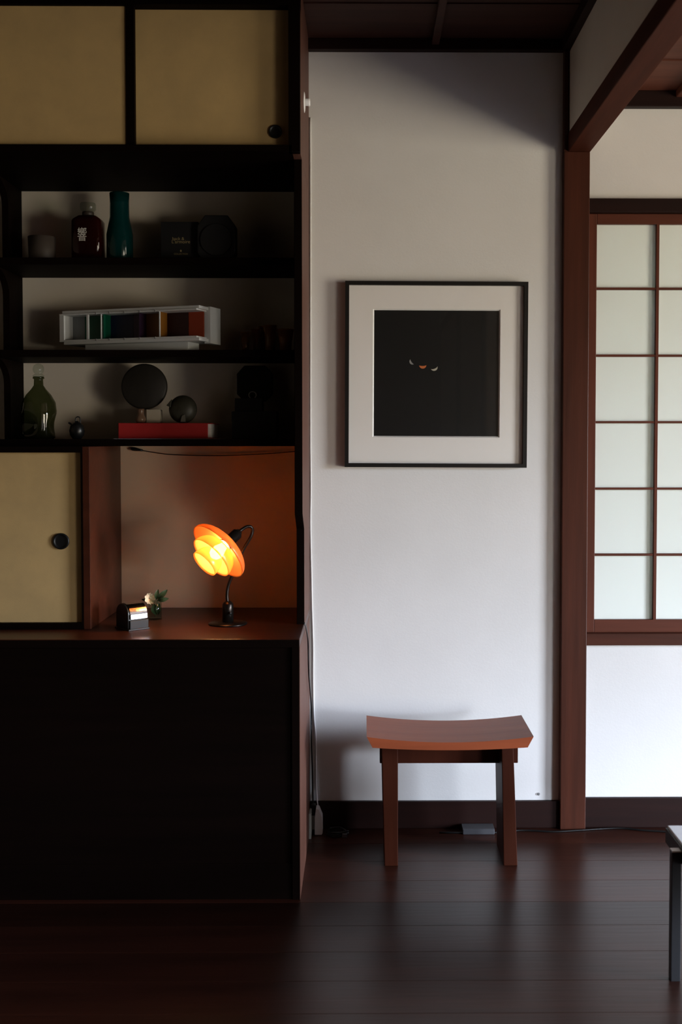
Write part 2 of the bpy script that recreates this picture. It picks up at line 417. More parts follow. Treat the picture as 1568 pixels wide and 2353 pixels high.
# ------------------------------------------------------------------ built-in cabinets on the left
DB = YW / 1.19                                     # front plane of the base cabinet
DU = YW / 1.163                                    # upper cabinet
DS = YW / 1.13                                     # shelf side panel
DSH = YW - .27                                     # shelf fronts
Z_DESK = at(500, 1469, DB).z
Z_UB = at(500, 347, DU).z                          # underside of the upper cabinet
def finger_pull(c, r, parent):
    ro = Euler((R(90), 0, 0)).to_matrix()
    obj('finger_pull', B().lathe([(r, -.003), (r, .004), (r * .84, .005), (r * .78, .0025), (r * .6, .0018), (0, .0016)], c, 28, ro, cap=False), M_pull, parent)
# upper cabinet
uc = thing('upper_cabinet', 'dark wood upper cabinet with tan paper sliding doors below the ceiling', 'cabinet', ((XL + XS) / 2, (DU + YW) / 2, Z_UB))
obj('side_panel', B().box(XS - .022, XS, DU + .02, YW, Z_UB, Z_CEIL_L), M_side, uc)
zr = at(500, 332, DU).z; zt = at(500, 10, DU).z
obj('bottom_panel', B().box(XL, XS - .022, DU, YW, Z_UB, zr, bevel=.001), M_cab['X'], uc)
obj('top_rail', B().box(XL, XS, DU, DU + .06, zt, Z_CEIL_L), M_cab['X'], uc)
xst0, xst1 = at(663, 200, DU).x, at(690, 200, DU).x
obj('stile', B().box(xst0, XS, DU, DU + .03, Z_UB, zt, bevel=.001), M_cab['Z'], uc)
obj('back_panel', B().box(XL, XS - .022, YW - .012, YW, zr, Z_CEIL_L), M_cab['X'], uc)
def door(x0, x1, y0, z0, z1, parent, stile_l, stile_r, pull=None, pr=.02, name='sliding_door'):
    d = obj(name, B().box(x0 + stile_l, x1 - stile_r, y0 + .004, y0 + .018, z0, z1), M_paper, parent)
    if stile_l: obj('door_stile', B().box(x0, x0 + stile_l, y0, y0 + .020, z0, z1, bevel=.001), M_cab['Z'], d)
    if stile_r: obj('door_stile', B().box(x1 - stile_r, x1, y0, y0 + .020, z0, z1, bevel=.001), M_cab['Z'], d)
    if pull is not None: finger_pull((pull.x, y0 + .003, pull.z), pr, d)
    return d
Y1, Y2 = DU + .012, DU + .035
xl1, xl0 = at(309, 200, Y1).x, at(289, 200, Y1).x
door(xl1 - .88, xl1, Y1, zr - .004, zt + .01, uc, .0, xl1 - xl0, at(-320, 302, Y1), .0185)
door(xl1 - .03, xst0 + .01, Y2, zr - .004, zt + .01, uc, .028, .0, at(633, 302, Y2), .0185)
door(XL, xl1 - .86, Y2, zr - .004, zt + .01, uc, .0, .022)
# shelf unit
sh = thing('shelf_unit', 'dark wood open shelves between the upper cabinet and the desk', 'shelf', ((XL + XS) / 2, (DSH + YW) / 2, Z_DESK))
DL = YW / 1.10
YB_ = YW - .0006; ZD_ = Z_DESK + .0005
prof = [(YB_, ZD_), (DL, ZD_), (DL, at(690, 1215, DL).z), (DS, at(690, 1180, DS).z), (DS, Z_UB - .0006), (YB_, Z_UB - .0006)]
obj('side_panel', B().prism(prof, 'X', XS - .0215, XS), M_side, sh)
obj('side_panel_lining', B().prism([(p[0] + (.0 if p[0] >= YB_ else -.002), p[1]) for p in prof], 'X', XS - .0225, XS - .0213), M_cab['Z'], sh)
obj('panel_edge', B().box(XS - .0225, XS - .0005, DS - .002, DS, at(690, 1180, DS).z, Z_UB - .0006)
    .box(XS - .0225, XS - .0005, DL - .002, DL, ZD_, at(690, 1215, DL).z)
    .prism([(DL - .002, at(690, 1215, DL).z), (DL, at(690, 1215, DL).z), (DS, at(690, 1180, DS).z), (DS - .002, at(690, 1180, DS).z)], 'X', XS - .0225, XS - .0005), M_cab['Z'], sh)
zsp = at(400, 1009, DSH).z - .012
obj('back_panel', B().box(XL + .001, XS - .0225, YB_ - .002, YB_, ZD_, zsp), M_alcove, sh)  # thin skins over the wall that carry the light and shade tones
obj('back_panel', B().box(XL + .001, XS - .0225, YB_ - .002, YB_, zsp, Z_UB - .0012), M_shelfback, sh)
shelf_z = []
for ypx in (592, 804, 1009):
    z1 = at(400, ypx, DSH).z; shelf_z.append(z1)
    obj('shelf', B().box(XL + .001, XS - .0225, DSH, YB_ - .0022, z1 - .021, z1, bevel=.0012), M_cab['X'], sh)
tops = [Z_UB - .0006] + [z - .021 for z in shelf_z[:2]]
def divider(xr):
    for zt_, zb_ in zip(tops, shelf_z):
        H = zt_ - zb_; yn = YW - .135; yt = DSH + .012; r = min(.075, H * .42)
        poly = [(YB_, zb_), (yn, zb_), (yn, zt_ - r)]
        for i in range(1, 9):
            a = i / 8 * math.pi / 2
            poly.append((yn - (yn - yt) * (1 - math.cos(a)), zt_ - r + r * math.sin(a)))
        poly.append((YB_, zt_))
        obj('bracket', B().prism(poly, 'X', xr - .02, xr), M_cab['Z'], sh)
xdiv = at(53, 700, YW).x
divider(xdiv); divider(xdiv - .75)
# small cabinet standing on the desk
xk = at(279, 1200, YW).x
sc_ = thing('desk_cabinet', 'low dark wood cabinet with tan paper sliding door standing on the desk', 'cabinet', ((XL + xk) / 2, (DS + YW) / 2, Z_DESK))
zk1 = shelf_z[2] - .0216
obj('side_panel', B().box(xk - .02, xk, DS, YB_ - .0025, ZD_, zk1, bevel=.001), M_desk, sc_)
obj('stile', B().box(at(186, 1200, DS).x, xk - .02, DS, DS + .02, ZD_, zk1), M_cab['Z'], sc_)
zkt = at(100, 1040, DS).z; zkb = at(100, 1432, DS).z
obj('top_rail', B().box(XL + .001, at(186, 1200, DS).x, DS, DS + .05, zkt, zk1 + .0), M_cab['X'], sc_)
obj('bottom_rail', B().box(XL + .001, at(186, 1200, DS).x, DS, DS + .05, ZD_, zkb), M_cab['X'], sc_)
door(at(-330, 1200, DS + .012).x, at(186, 1200, DS + .012).x, DS + .012, zkb - .003, zkt + .003, sc_, .02, .0, at(140, 1244, DS + .012), .0235)
door(XL + .001, at(-320, 1200, DS + .035).x, DS + .035, zkb - .003, zkt + .003, sc_, .0, .02)
# base cabinet with the desk top
bc = thing('base_cabinet', 'black-brown wooden base cabinet with a desk top on the floor at left', 'cabinet', ((XL + XS) / 2, (DB + YW) / 2, 0))
XB = XS
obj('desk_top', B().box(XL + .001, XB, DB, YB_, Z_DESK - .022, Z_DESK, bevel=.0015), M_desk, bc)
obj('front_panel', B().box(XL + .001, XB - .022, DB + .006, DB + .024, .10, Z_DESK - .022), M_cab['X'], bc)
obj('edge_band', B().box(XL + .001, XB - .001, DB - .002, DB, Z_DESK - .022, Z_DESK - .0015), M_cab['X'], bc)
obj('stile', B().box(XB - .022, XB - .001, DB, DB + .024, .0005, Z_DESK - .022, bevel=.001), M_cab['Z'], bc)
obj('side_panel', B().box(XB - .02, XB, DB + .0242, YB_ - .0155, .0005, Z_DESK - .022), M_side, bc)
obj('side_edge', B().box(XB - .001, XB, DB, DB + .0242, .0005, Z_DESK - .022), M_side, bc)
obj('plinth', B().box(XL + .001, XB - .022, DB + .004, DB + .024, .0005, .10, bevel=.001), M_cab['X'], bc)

# ------------------------------------------------------------------ picture
YP = YW - .032
def quad_rot(o, ang):
    o.rotation_euler.y = R(ang)
p0 = at(792, 646, YP); p1 = at(1211, 1074, YP)
pc = thing('picture_frame', 'square black framed print with wide white mat hanging on the white wall', 'picture', ((p0.x + p1.x) / 2, YW, p1.z))
w = (p1.x - p0.x); h = (p0.z - p1.z); hx = w / 2; fw = .0125
def ring(x0, x1, z0, z1, wd, y0, y1):
    b = B()
    b.prism([(x0, z0), (x1, z0), (x1 - wd, z0 + wd), (x0 + wd, z0 + wd)], 'Y', y0, y1)
    b.prism([(x0, z1), (x0 + wd, z1 - wd), (x1 - wd, z1 - wd), (x1, z1)], 'Y', y0, y1)
    b.prism([(x0, z0), (x0 + wd, z0 + wd), (x0 + wd, z1 - wd), (x0, z1)], 'Y', y0, y1)
    b.prism([(x1, z0), (x1, z1), (x1 - wd, z1 - wd), (x1 - wd, z0 + wd)], 'Y', y0, y1)
    return b
obj('frame', ring(-hx, hx, 0, h, fw, -.032, 0), M_frame, pc, local=True)
a0 = at(856, 710, YW - .018); a1 = at(1148, 1005, YW - .018)
ix0, ix1, iz0, iz1 = a0.x - pc.location.x, a1.x - pc.location.x, a1.z - p1.z, a0.z - p1.z
mb = B()
for (x0, x1, z0, z1) in ((-hx + fw, ix0, fw, h - fw), (ix1, hx - fw, fw, h - fw), (ix0, ix1, fw, iz0), (ix0, ix1, iz1, h - fw)):
    mb.box(x0, x1, -.018, -.012, z0, z1)
mt = obj('mat_board', mb, M_mat, pc, local=True)
bv = bmesh.new()
o4 = [bv.verts.new((x, -.018, z)) for x, z in ((ix0, iz0), (ix1, iz0), (ix1, iz1), (ix0, iz1))]
i4 = [bv.verts.new((x, -.0122, z)) for x, z in ((ix0 + .004, iz0 + .004), (ix1 - .004, iz0 + .004), (ix1 - .004, iz1 - .004), (ix0 + .004, iz1 - .004))]
for k in range(4): bv.faces.new((o4[k], o4[(k + 1) % 4], i4[(k + 1) % 4], i4[k]))
bmesh.ops.recalc_face_normals(bv, faces=bv.faces[:])
obj('bevel_edge', bv, M_bevel, mt, local=True)
prn = obj('print', B().box(ix0 - .01, ix1 + .01, -.012, -.009, iz0 - .01, iz1 + .01), M_print, pc, local=True)
def crescent(cx, cz, r, ang, thick, col, nm):
    n = 14; pts = []
    for i in range(n + 1):
        a = math.pi + math.pi * i / n; pts.append((r * math.cos(a), r * math.sin(a)))
    for i in range(1, n):
        a = 2 * math.pi - math.pi * i / n; pts.append((r * math.cos(a), r * thick * math.sin(a)))
    ca, sa = math.cos(ang), math.sin(ang)
    q = at(cx, cz, YW - .0122)
    poly = [(q.x - pc.location.x + u * ca - v * sa, q.z - p1.z + u * sa + v * ca) for u, v in pts]
    obj('crescent', B().prism(poly, 'Y', -.0126, -.0118), mat(nm, col, .6), prn, local=True)
crescent(947, 831, .0095, R(-55), .35, (.30, .30, .29), 'grey_crescent')
crescent(971, 839, .0115, R(2), .25, (.60, .16, .045), 'orange_crescent')
crescent(997, 844, .0115, R(22), .42, (.48, .45, .36), 'cream_crescent')
obj('glass', B().box(-hx + fw - .003, hx - fw + .003, -.0225, -.021, fw - .003, h - fw + .003), M_pane, pc, local=True)
pc.rotation_euler.y = R(.25)

# ------------------------------------------------------------------ stool
DF = YW / 1.129
DBK = DF / .927
def sp(px, py): return at(px, py, DF)
xs0, xs1 = sp(843, 1700).x, sp(1227, 1700).x
zc = sp(1035, 1693).z; zmid = sp(1035, 1706).z; zbe = sp(1035, 1718).z; zbm = sp(1035, 1724).z
st = thing('stool', 'reddish-brown wooden stool with a curved seat standing by the white wall', 'stool', ((xs0 + xs1) / 2, (DF + DBK) / 2, 0))
N = 24; xm = (xs0 + xs1) / 2; hw = (xs1 - xs0) / 2
top = []; bot = []
for i in range(N + 1):
    u = -1 + 2 * i / N
    top.append((xm + u * hw, zmid + (zc - zmid) * u * u))
    bot.append((xm + u * (hw - .017), zbm + (zbe - zbm) * u * u - .004 * (1 - u * u) * 0))
poly = top + bot[::-1]
t = bmesh.new()
va = [t.verts.new((x, DF, z)) for x, z in poly]; vb = [t.verts.new((x, DBK, z)) for x, z in poly]
n2 = len(poly)
t.faces.new(va); t.faces.new(vb[::-1])
for k in range(n2):
    fc = t.faces.new((va[k], vb[k], vb[(k + 1) % n2], va[(k + 1) % n2]))
    if k not in (N, n2 - 1): fc.smooth = False
bmesh.ops.recalc_face_normals(t, faces=t.faces[:])
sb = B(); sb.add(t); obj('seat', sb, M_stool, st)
YL0 = atz(1000, 1990, 0).y; YL1 = DBK - .004
zu = zbm + .004
def leg(xt0, xt1, xb0, xb1):
    b = B(); b.prism([(xb0, 0), (xb1, 0), (xt1, zu), (xt0, zu)], 'Y', YL0, YL1, bevel=.002); return b
def lx(px, py): return at(px, py, YL0).x
obj('leg', leg(lx(877, 1725), lx(915, 1725), lx(884, 1990), lx(915, 1990)), M_stool_shaded, st)
obj('leg', leg(lx(1153, 1725), lx(1180, 1725), lx(1158, 1990), lx(1190, 1990)), M_stool_shaded, st)
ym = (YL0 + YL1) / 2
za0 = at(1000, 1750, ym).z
obj('stretcher', B().box(at(873, 1730, ym).x, at(1189, 1730, ym).x, ym - .018, ym + .018, za0, zu - .003, bevel=.002), M_stool_shaded, st)

# ------------------------------------------------------------------ side table at the right
TY0 = atz(1551, 2245, 0).y                         # nearest visible leg (far left leg)
txl = at(1541, 2100, TY0 - .011).x; txr = txl + .0225
zleg = at(1551, 1952, TY0 - .011).z
tw = thing('low_table', 'low table with white top and dark steel frame at the right edge', 'table', (txl + .32, TY0 - .45, 0))
TF = TY0 + .115; TN = TY0 - 1.0; TXR = txl + .66
obj('table_top', B().box(txr + .005, TXR - .0275, TN, TF, zleg - .002, zleg + .012, bevel=.0015), M_tabletop, tw)
obj('frame', B().box(txr, txr + .010, TN, TF, zleg - .030, zleg + .006).box(TXR - .0325, TXR - .0225, TN, TF, zleg - .030, zleg + .006)
    .box(txr + .010, TXR - .0325, TF - .012, TF, zleg - .030, zleg - .0025).box(txr + .010, TXR - .0325, TN, TN + .012, zleg - .030, zleg - .0025), M_steel, tw)
for yy in (TY0, TN + .14):
    for x0 in (txl, TXR - .0225):
        l = obj('leg', B().box(x0, x0 + .0225, yy - .022, yy, 0, zleg - .003, bevel=.0012), M_steel, tw)
        obj('cap', B().box(x0 + .0005, x0 + .022, yy - .0215, yy - .0005, zleg - .003, zleg), M_cap_sheen, l)  # plate added on the leg top, bright sheen in its colour
    obj('cross_bar', B().box(txr + .010, TXR - .0325, yy - .02, yy - .002, zleg - .045, zleg - .0045, bevel=.001)
        .prism([(txr + .010, zleg - .045), (txr + .024, zleg - .045), (txr + .010, zleg - .07)], 'Y', yy - .02, yy - .002), M_steel, tw)

# ------------------------------------------------------------------ desk lamp
LB = atz(524, 1434, Z_DESK); DLp = LB.y
def lp(px, py, dy=0.0): return at(px, py, DLp + dy)
lamp = thing('desk_lamp', 'lit desk lamp with three amber glass shades on a bronze gooseneck stem', 'lamp', (LB.x, DLp, Z_DESK))
obj('base', B().lathe([(0, 0), (.056, 0), (.0575, .002), (.056, .005), (.02, .008), (0, .008)], LB, 40), M_brass_dark, lamp)
zst = lp(524, 1384).z - Z_DESK
stem = obj('base_post', B().lathe([(.0165, .007), (.0165, zst - .006), (.0135, zst - .001), (.008, zst + .004), (0, zst + .004)], LB, 28), M_brass_dark, lamp)
obj('switch', B().lathe([(0, 0), (.004, 0), (.004, .006), (0, .006)], LB + Vector((.008, -.0145, .035)), 12, Euler((R(90), 0, R(25))).to_matrix()), M_black, stem)
neck = [lp(523, 1384), lp(522, 1365), lp(526, 1342), lp(541, 1306), lp(559, 1264), lp(575, 1236), lp(580, 1220), lp(577, 1211, -.005), lp(568, 1210, -.010), lp(557, 1216, -.015), lp(549, 1222, -.02)]
obj('gooseneck', B().tube(neck, .0046, 12, 8), M_brass_dark, lamp)
ax = Vector((-.63, -.50, -.59)).normalized()       # direction the shades point
sock_top = lp(551, 1221, -.02)
rotq = Vector((0, 0, 1)).rotation_difference(ax).to_matrix()
def along(s): return sock_top + ax * s
obj('socket', B().lathe([(0, 0), (.009, 0), (.012, .006), (.0165, .010), (.0165, .050), (.0185, .052), (.0185, .058), (0, .058)], sock_top, 28, rotq), M_brass_dark, lamp)
def shell(prof, th=.0022):
    inner = [(max(r - th * .8, 0.0005), z + th * .6) for r, z in prof[::-1]]
    return prof + inner + [prof[0]]
def dome(r0, r1, s0, s1, n=10, pw=2.0):
    return [(r0 + (r1 - r0) * math.sin(i / n * math.pi / 2) ** 1.0, s0 + (s1 - s0) * (1 - math.cos(i / n * math.pi / 2))) for i in range(n + 1)]
so = obj('large_shade', B().lathe(shell(dome(.018, .097, .052, .092)), sock_top, 56, rotq, cap=False), M_shade, lamp)
sm = obj('middle_shade', B().lathe(shell(dome(.026, .069, .072, .120)), sock_top, 48, rotq, cap=False), M_shade, lamp)
si = obj('small_shade', B().lathe(shell(dome(.016, .043, .098, .148)), sock_top, 40, rotq, cap=False), M_shade, lamp)
for k in range(3):
    a = 2 * math.pi * k / 3 + .4
    u = rotq @ Vector((math.cos(a), math.sin(a), 0))
    obj('shade_strut', B().tube([along(.058) + u * .014, along(.075) + u * .030, along(.102) + u * .023], .0018, 8, 4), M_brass_dark, lamp)
bulb = obj('bulb', B().lathe([(0, 0), (.010, .002), (.013, .018), (.019, .034), (.020, .044), (.015, .056), (.006, .062), (0, .0625)], along(.055), 24, rotq), M_bulb, lamp)

# ------------------------------------------------------------------ flower glass and small device on the desk
VB = atz(357, 1423, Z_DESK)
fg = thing('flower_glass', 'small clear glass tumbler holding a white flower and green leaves', 'vase', VB)
def fp(px, py, dy=0): return at(px, py, VB.y + dy)
gr = .020
gh = fp(357, 1377).z - Z_DESK
obj('tumbler', B().lathe([(0, 0), (gr, 0), (gr, gh), (gr - .0015, gh), (gr - .0018, .006), (0, .005)], VB, 28), M_clear, fg)
M_leaf = mat('green_leaf', (.045, .085, .035), .45, noise=.4, nscale=40)
M_petal = mat('cream_petal', (.80, .73, .52), .6)
M_stem = mat('green_stem', (.05, .08, .03), .5)
def leafbm(a, b, wd, bend=.008):
    a, b = Vector(a), Vector(b); d = b - a; s = Vector((0, 1, 0)).cross(d).normalized()
    t = bmesh.new(); n = 8; L_, R_, C_ = [], [], []
    for i in range(n + 1):
        u = i / n; ww = wd * math.sin(math.pi * min(.999, u * .94 + .03)) ** .8
        c = a + d * u + Vector((0, -bend * math.sin(math.pi * u), 0))
        C_.append(t.verts.new(c)); L_.append(t.verts.new(c + s * ww + Vector((0, -.003, 0)))); R_.append(t.verts.new(c - s * ww + Vector((0, -.003, 0))))
    for i in range(n):
        t.faces.new((C_[i], C_[i + 1], L_[i + 1], L_[i])).smooth = True; t.faces.new((R_[i], R_[i + 1], C_[i + 1], C_[i])).smooth = True
    return t
for a, b, wd in (((360, 1378), (364, 1354), .007), ((364, 1376), (385, 1355), .008), ((362, 1379), (388, 1375), .007), ((352, 1378), (326, 1377), .005), ((360, 1412), (355, 1388), .012), ((364, 1412), (366, 1386), .008)):
    b_ = B(); b_.add(leafbm(fp(*a), fp(*b, -.004), wd)); obj('leaf', b_, M_leaf, fg)
fc0 = fp(347, 1374, -.004)
fl = obj('flower', B().lathe([(0, -.004), (.005, -.003), (.006, .001), (.003, .005), (0, .006)], fc0, 12), M_petal, fg)
for i in range(9):
    a = 2 * math.pi * i / 9; tilt = .35 + .5 * (i % 3) / 2
    d = Vector((math.cos(a) * .8, -.45, math.sin(a) * 1.15)).normalized()
    b_ = B(); b_.add(leafbm(fc0 + d * .002, fc0 + d * .019 + Vector((0, -.004, 0)), .0075, .003)); obj('petal', b_, M_petal, fl)
obj('stem', B().tube([fp(348, 1378), fp(352, 1395), fp(358, 1416)], .0012, 6).tube([fp(362, 1380), fp(361, 1398), fp(357, 1417)], .0012, 6), M_stem, fg)

KB = atz(300, 1443, Z_DESK)
kb = thing('desk_device', 'small black device with a rounded chrome front left of the flower glass', 'device', KB)
def kp(px, py, dy=0): return at(px, py, KB.y + dy)
kw = .030; khh = (kp(300, 1384).z - Z_DESK)
body = []
for i in range(15):
    a = math.pi * i / 14
    body.append((-.004 + .034 * -math.cos(a), khh - .030 + .030 * math.sin(a)))
body = [(-.038, .004)] + body + [(.030, .004)]
zr_ = Matrix.Rotation(R(42), 4, 'Z')
def kobj(name, b, m, par):
    b.bm.transform(zr_); return obj(name, b, m, par, local=True)
kobj('housing', B().prism(body, 'X', -kw, kw - .002, bevel=.002), M_black, kb)
drum = []
for i in range(13):
    a = math.pi * (.06 + .62 * i / 12)
    drum.append((-.006 + .036 * -math.cos(a), khh - .034 + .035 * math.sin(a)))
for i in range(12, -1, -1):
    a = math.pi * (.06 + .62 * i / 12)
    drum.append((-.006 + .030 * -math.cos(a), khh - .034 + .029 * math.sin(a)))
kobj('chrome_cover', B().prism(drum, 'X', -kw + .006, kw + .001), M_chrome, kb)
kobj('window_bar', B().box(-kw + .006, kw + .001, -.0435, -.039, khh * .42, khh * .62, bevel=.001), M_chrome, kb)
kobj('drawer', B().box(-kw + .004, kw + .004, -.044, -.0385, .003, khh * .38, bevel=.0015), M_blackmatt, kb)
kobj('foot_plate', B().box(-kw - .002, kw + .006, -.046, .034, 0, .004, bevel=.001), M_black, kb)

# ------------------------------------------------------------------ objects on the top shelf
SZ1, SZ2, SZ3 = shelf_z
def on(px, z, Y): 
    p = at(px, 1000, Y); return Vector((p.x, Y, z + .0004))
def hgt(py, z, Y): return at(400, py, Y).z - z
def wd(a, b, Y): return at(b, 700, Y).x - at(a, 700, Y).x
Ya = YW - .15
c = on(101, SZ1, Ya); rr = wd(70, 133, Ya) / 2; hh = hgt(546, SZ1, Ya)
tag(obj('cup', B().lathe([(0, 0), (rr * .86, 0), (rr * .93, .004), (rr, hh), (rr - .004, hh), (rr * .86, .006), (0, .006)], c, 32), mat('brown_ceramic', (.055, .042, .035), .6)),
    'dark brown ceramic cup at the left end of the top shelf', 'cup')
c = on(207, SZ1, Ya)
bt = thing('liquor_bottle', 'dark brown liquor bottle with white calligraphy and clear stopper on the top shelf', 'bottle', c)
hw_ = wd(172, 242, Ya) / 2; hs = hgt(507, SZ1, Ya); hn = hgt(500, SZ1, Ya); hk = hgt(488, SZ1, Ya); ht = hgt(468, SZ1, Ya)
t = bmesh.new()
secs = [(0, .92), (.004, 1), (hs - .006, 1), (hs, .93), (hn + .002, .62), (hn + .004, .36), (hk, .34)]
rings = []
for z, k in secs:
    ring_ = []
    for i in range(32):
        a = 2 * math.pi * i / 32; ca, sa = math.cos(a), math.sin(a)
        e_ = .45 if k > .5 else 1.0
        q = hw_ * k
        ring_.append(t.verts.new((q * math.copysign(abs(ca) ** e_, ca), q * .82 * math.copysign(abs(sa) ** e_, sa), z)))
    rings.append(ring_)
for a, b in zip(rings, rings[1:]):
    for i in range(32): t.faces.new((a[i], a[(i + 1) % 32], b[(i + 1) % 32], b[i])).smooth = True
t.faces.new(rings[0][::-1]); t.faces.new(rings[-1])
b_ = B(); b_.add(t); obj('bottle_body', b_, M_whisky, bt, local=True)
nr = hw_ * .36
obj('neck_band', B().lathe([(nr * 1.02, hn + .004), (nr * 1.06, hn + .006), (nr * 1.06, hk - .002), (nr * 1.0, hk)], (0, 0, 0), 24), mat('dark_seal', (.03, .022, .016), .5), bt, local=True)
obj('stopper', B().lathe([(0, hk), (nr * 1.05, hk + .001), (nr * 1.42, hk + .007), (nr * 1.45, ht - .004), (nr * 1.3, ht), (0, ht)], (0, 0, 0), 24), M_clear, bt, local=True)
kz = hgt(547, SZ1, Ya)
tb = text_bm('\u97ff', .044); tb.transform(Matrix.Scale(.68, 4, (1, 0, 0))); tb.transform(Matrix.Translation((-.009, -hw_ * .835, kz)))
b_ = B(); b_.add(tb); obj('calligraphy', b_, M_whiteprint, bt, local=True)
c = on(279, SZ1, Ya)
rn = wd(257, 301, Ya) / 2; rb = wd(249, 309, Ya) / 2
hv = min(hgt(445, SZ1, Ya), Z_UB - SZ1 - .004)
tag(obj('bottle', B().lathe([(0, 0), (rb * .9, 0), (rb, .008), (rb, hgt(540, SZ1, Ya)), (rb * .88, hgt(522, SZ1, Ya)), (rn, hgt(500, SZ1, Ya)), (rn * .98, hgt(470, SZ1, Ya)), (rn * 1.02, hv), (rn * .8, hv), (rn * .75, hv - .02), (0, hv - .02)], c, 36), M_teal),
    'tall dark teal glass bottle with wide neck on the top shelf', 'bottle')
xa, xb_ = wd(0, 376, Ya), 0
c = on(418, SZ1, Ya + .02)
bx = thing('card_box', 'flat black box with small gold lettering standing on the top shelf', 'box', c)
bw = wd(376, 462, Ya) / 2; bh = hgt(510, SZ1, Ya)
obj('carton', B().box(-bw, bw, -.02, .02, 0, bh, bevel=.001), M_blackmatt, bx, local=True)
lt = B()
for s_, sz, py, dx in (('back &', .0135, 549, -.004), ('L\u2019armoire', .0145, 556, .004), ('\u2666', .008, 577, .004), ('COLLECTION', .007, 584, .004)):
    q = text_bm(s_, sz); q.transform(Matrix.Translation((dx, -.0203, hgt(py, SZ1, Ya)))); lt.add(q)
obj('lettering', lt, M_gold, bx, local=True)
c = on(502, SZ1, Ya)
ow = wd(458, 545, Ya) / 2; oh = hgt(498, SZ1, Ya)
def octo(wx, hz, ch=.40):
    return [(-wx * (1 - ch), 0), (wx * (1 - ch), 0), (wx, hz * ch * .5), (wx, hz * (1 - ch * .55)), (wx * (1 - ch), hz), (-wx * (1 - ch), hz), (-wx, hz * (1 - ch * .55)), (-wx, hz * ch * .5)]
ob = thing('eight_sided_box', 'black eight-sided box leaning beside the gold lettered box', 'box', c)
obj('case', B().prism(octo(ow, oh), 'Y', -.025, .03, bevel=.003), M_blackmatt, ob, local=True)
obj('round_lid', B().lathe([(0, 0), (ow * .86, 0), (ow * .82, .006), (0, .007)], (0, -.025, oh * .48), 32, Euler((R(90), 0, 0)).to_matrix(), smooth=False), M_blackmatt, ob, local=True)

# ------------------------------------------------------------------ middle shelf: white model and amber cups
phi = R(-19.5); Lm, Wm = .445, .125; SXM = 1.085
pr_ = at(458, 765, YW - .292)
mroot = thing('house_model', 'long white model with coloured panels inside standing on the middle shelf', 'model', (0, 0, SZ2 + .0004))
ux = Vector((math.cos(phi), math.sin(phi), 0)); uy = Vector((-math.sin(phi), math.cos(phi), 0))
corner = Vector((pr_.x, pr_.y, SZ2 + .0004)) - ux * Lm * SXM       # front left
mroot.location = corner; mroot.rotation_euler.z = phi; mroot.scale.x = SXM; WORLD0[mroot.name] = corner
M_model = mat('model_white', (.62, .64, .64), .45)
zb0 = .026
hm = .104
zf0, zf1, zr0, zr1 = zb0, zb0 + .014, zb0 + hm - .014, zb0 + hm
M_rib = mat('rib_grey', (.25, .25, .25), .5)
def ml(name, b, m): return obj(name, b, m, mroot, local=True)
ml('plinth', B().box(.065, Lm - .050, .030, Wm - .025, 0, zb0), M_model)
ml('floor_slab', B().box(.012, Lm, 0, Wm, zf0, zf1 - .005, bevel=.0008).box(0, Lm - .006, -.004, Wm, zf1 - .005, zf1, bevel=.0008), M_model)
ml('roof_slab', B().box(0, Lm - .006, -.004, Wm, zr0, zr0 + .005, bevel=.0008).box(.008, Lm, 0, Wm, zr0 + .005, zr1, bevel=.0008), M_model)
ml('end_wall', B().box(0, .014, -.002, Wm, zf1, zr0), M_model)
ml('end_wall', B().box(Lm - .012, Lm + .006, .058, Wm, zf0 - .004, zr1 + .002), M_model)
for x in (.122, .165, .213, .262, .311):
    for z0, z1 in ((zf1 - .006, zf1 + .001), (zr0 - .001, zr0 + .006)):
        ml('joint_rib', B().box(x - .0015, x + .0015, -.0055, -.003, z0, z1), M_rib)
ml('mullion', B().box(.088, .094, .0, .006, zf1, zr0), M_model)
ml('mullion', B().box(.134, .1365, .0, .004, zf1, zr0), M_model)
ml('mullion', B().box(.321, .3235, .0, .004, zf1, zr0), M_model)
cols = [((.30, .32, .34), .014, .055), ((.0, .16, .085), .055, .140), ((.012, .018, .07), .140, .215), ((.06, .025, .07), .215, .255), ((.45, .17, .015), .255, .322), ((.035, .004, .004), .322, .390), ((.42, .05, .01), .390, Lm - .008)]
for i, (cc, x0, x1) in enumerate(cols):
    ml('coloured_panel', B().box(x0 + .0005, x1 - .0005, .045, .049, zf1, zr0), mat('model_panel', tuple(v * .6 for v in cc), .45))
for x, cc in ((.140, (.0, .16, .085)), (.255, (.06, .025, .07)), (.322, (.45, .17, .015))):
    ml('partition', B().box(x - .001, x + .001, .006, .045, zf1, zr0), mat('partition', tuple(v * .45 for v in cc), .45))
Yc = YW - .11
def cup_shape(r, h):
    return B().lathe([(0, 0), (r * .62, 0), (r * .66, .004), (r * .74, h * .5), (r, h), (r * .93, h), (r * .66, h * .5), (r * .58, .008), (0, .007)], (0, 0, 0), 28)
cups = [(565, 577 - 553, 764, .0, 'leftmost of the amber glass cups on the middle shelf'), (590, 600 - 577, 757, .03, 'second amber glass cup from the left, standing slightly back'),
        (605, 22, 750, .065, 'hindmost amber glass cup, mostly hidden behind its neighbours'), (622, 31, 748, .0, 'tallest amber glass cup, second from the right end'), (657, 38, 757, -.01, 'wide amber glass cup next to the right side panel')]
for px, dw, ptop, dy, lb in cups:
    Y = Yc + dy; c = on(px, SZ2, Y)
    o = obj('amber_cup', cup_shape(wd(0, dw, Y) / 2 * 1.05, hgt(ptop, SZ2, Y)), M_amber); o.location = c
    tag(o, lb, 'cup', 'amber cups on the middle shelf')

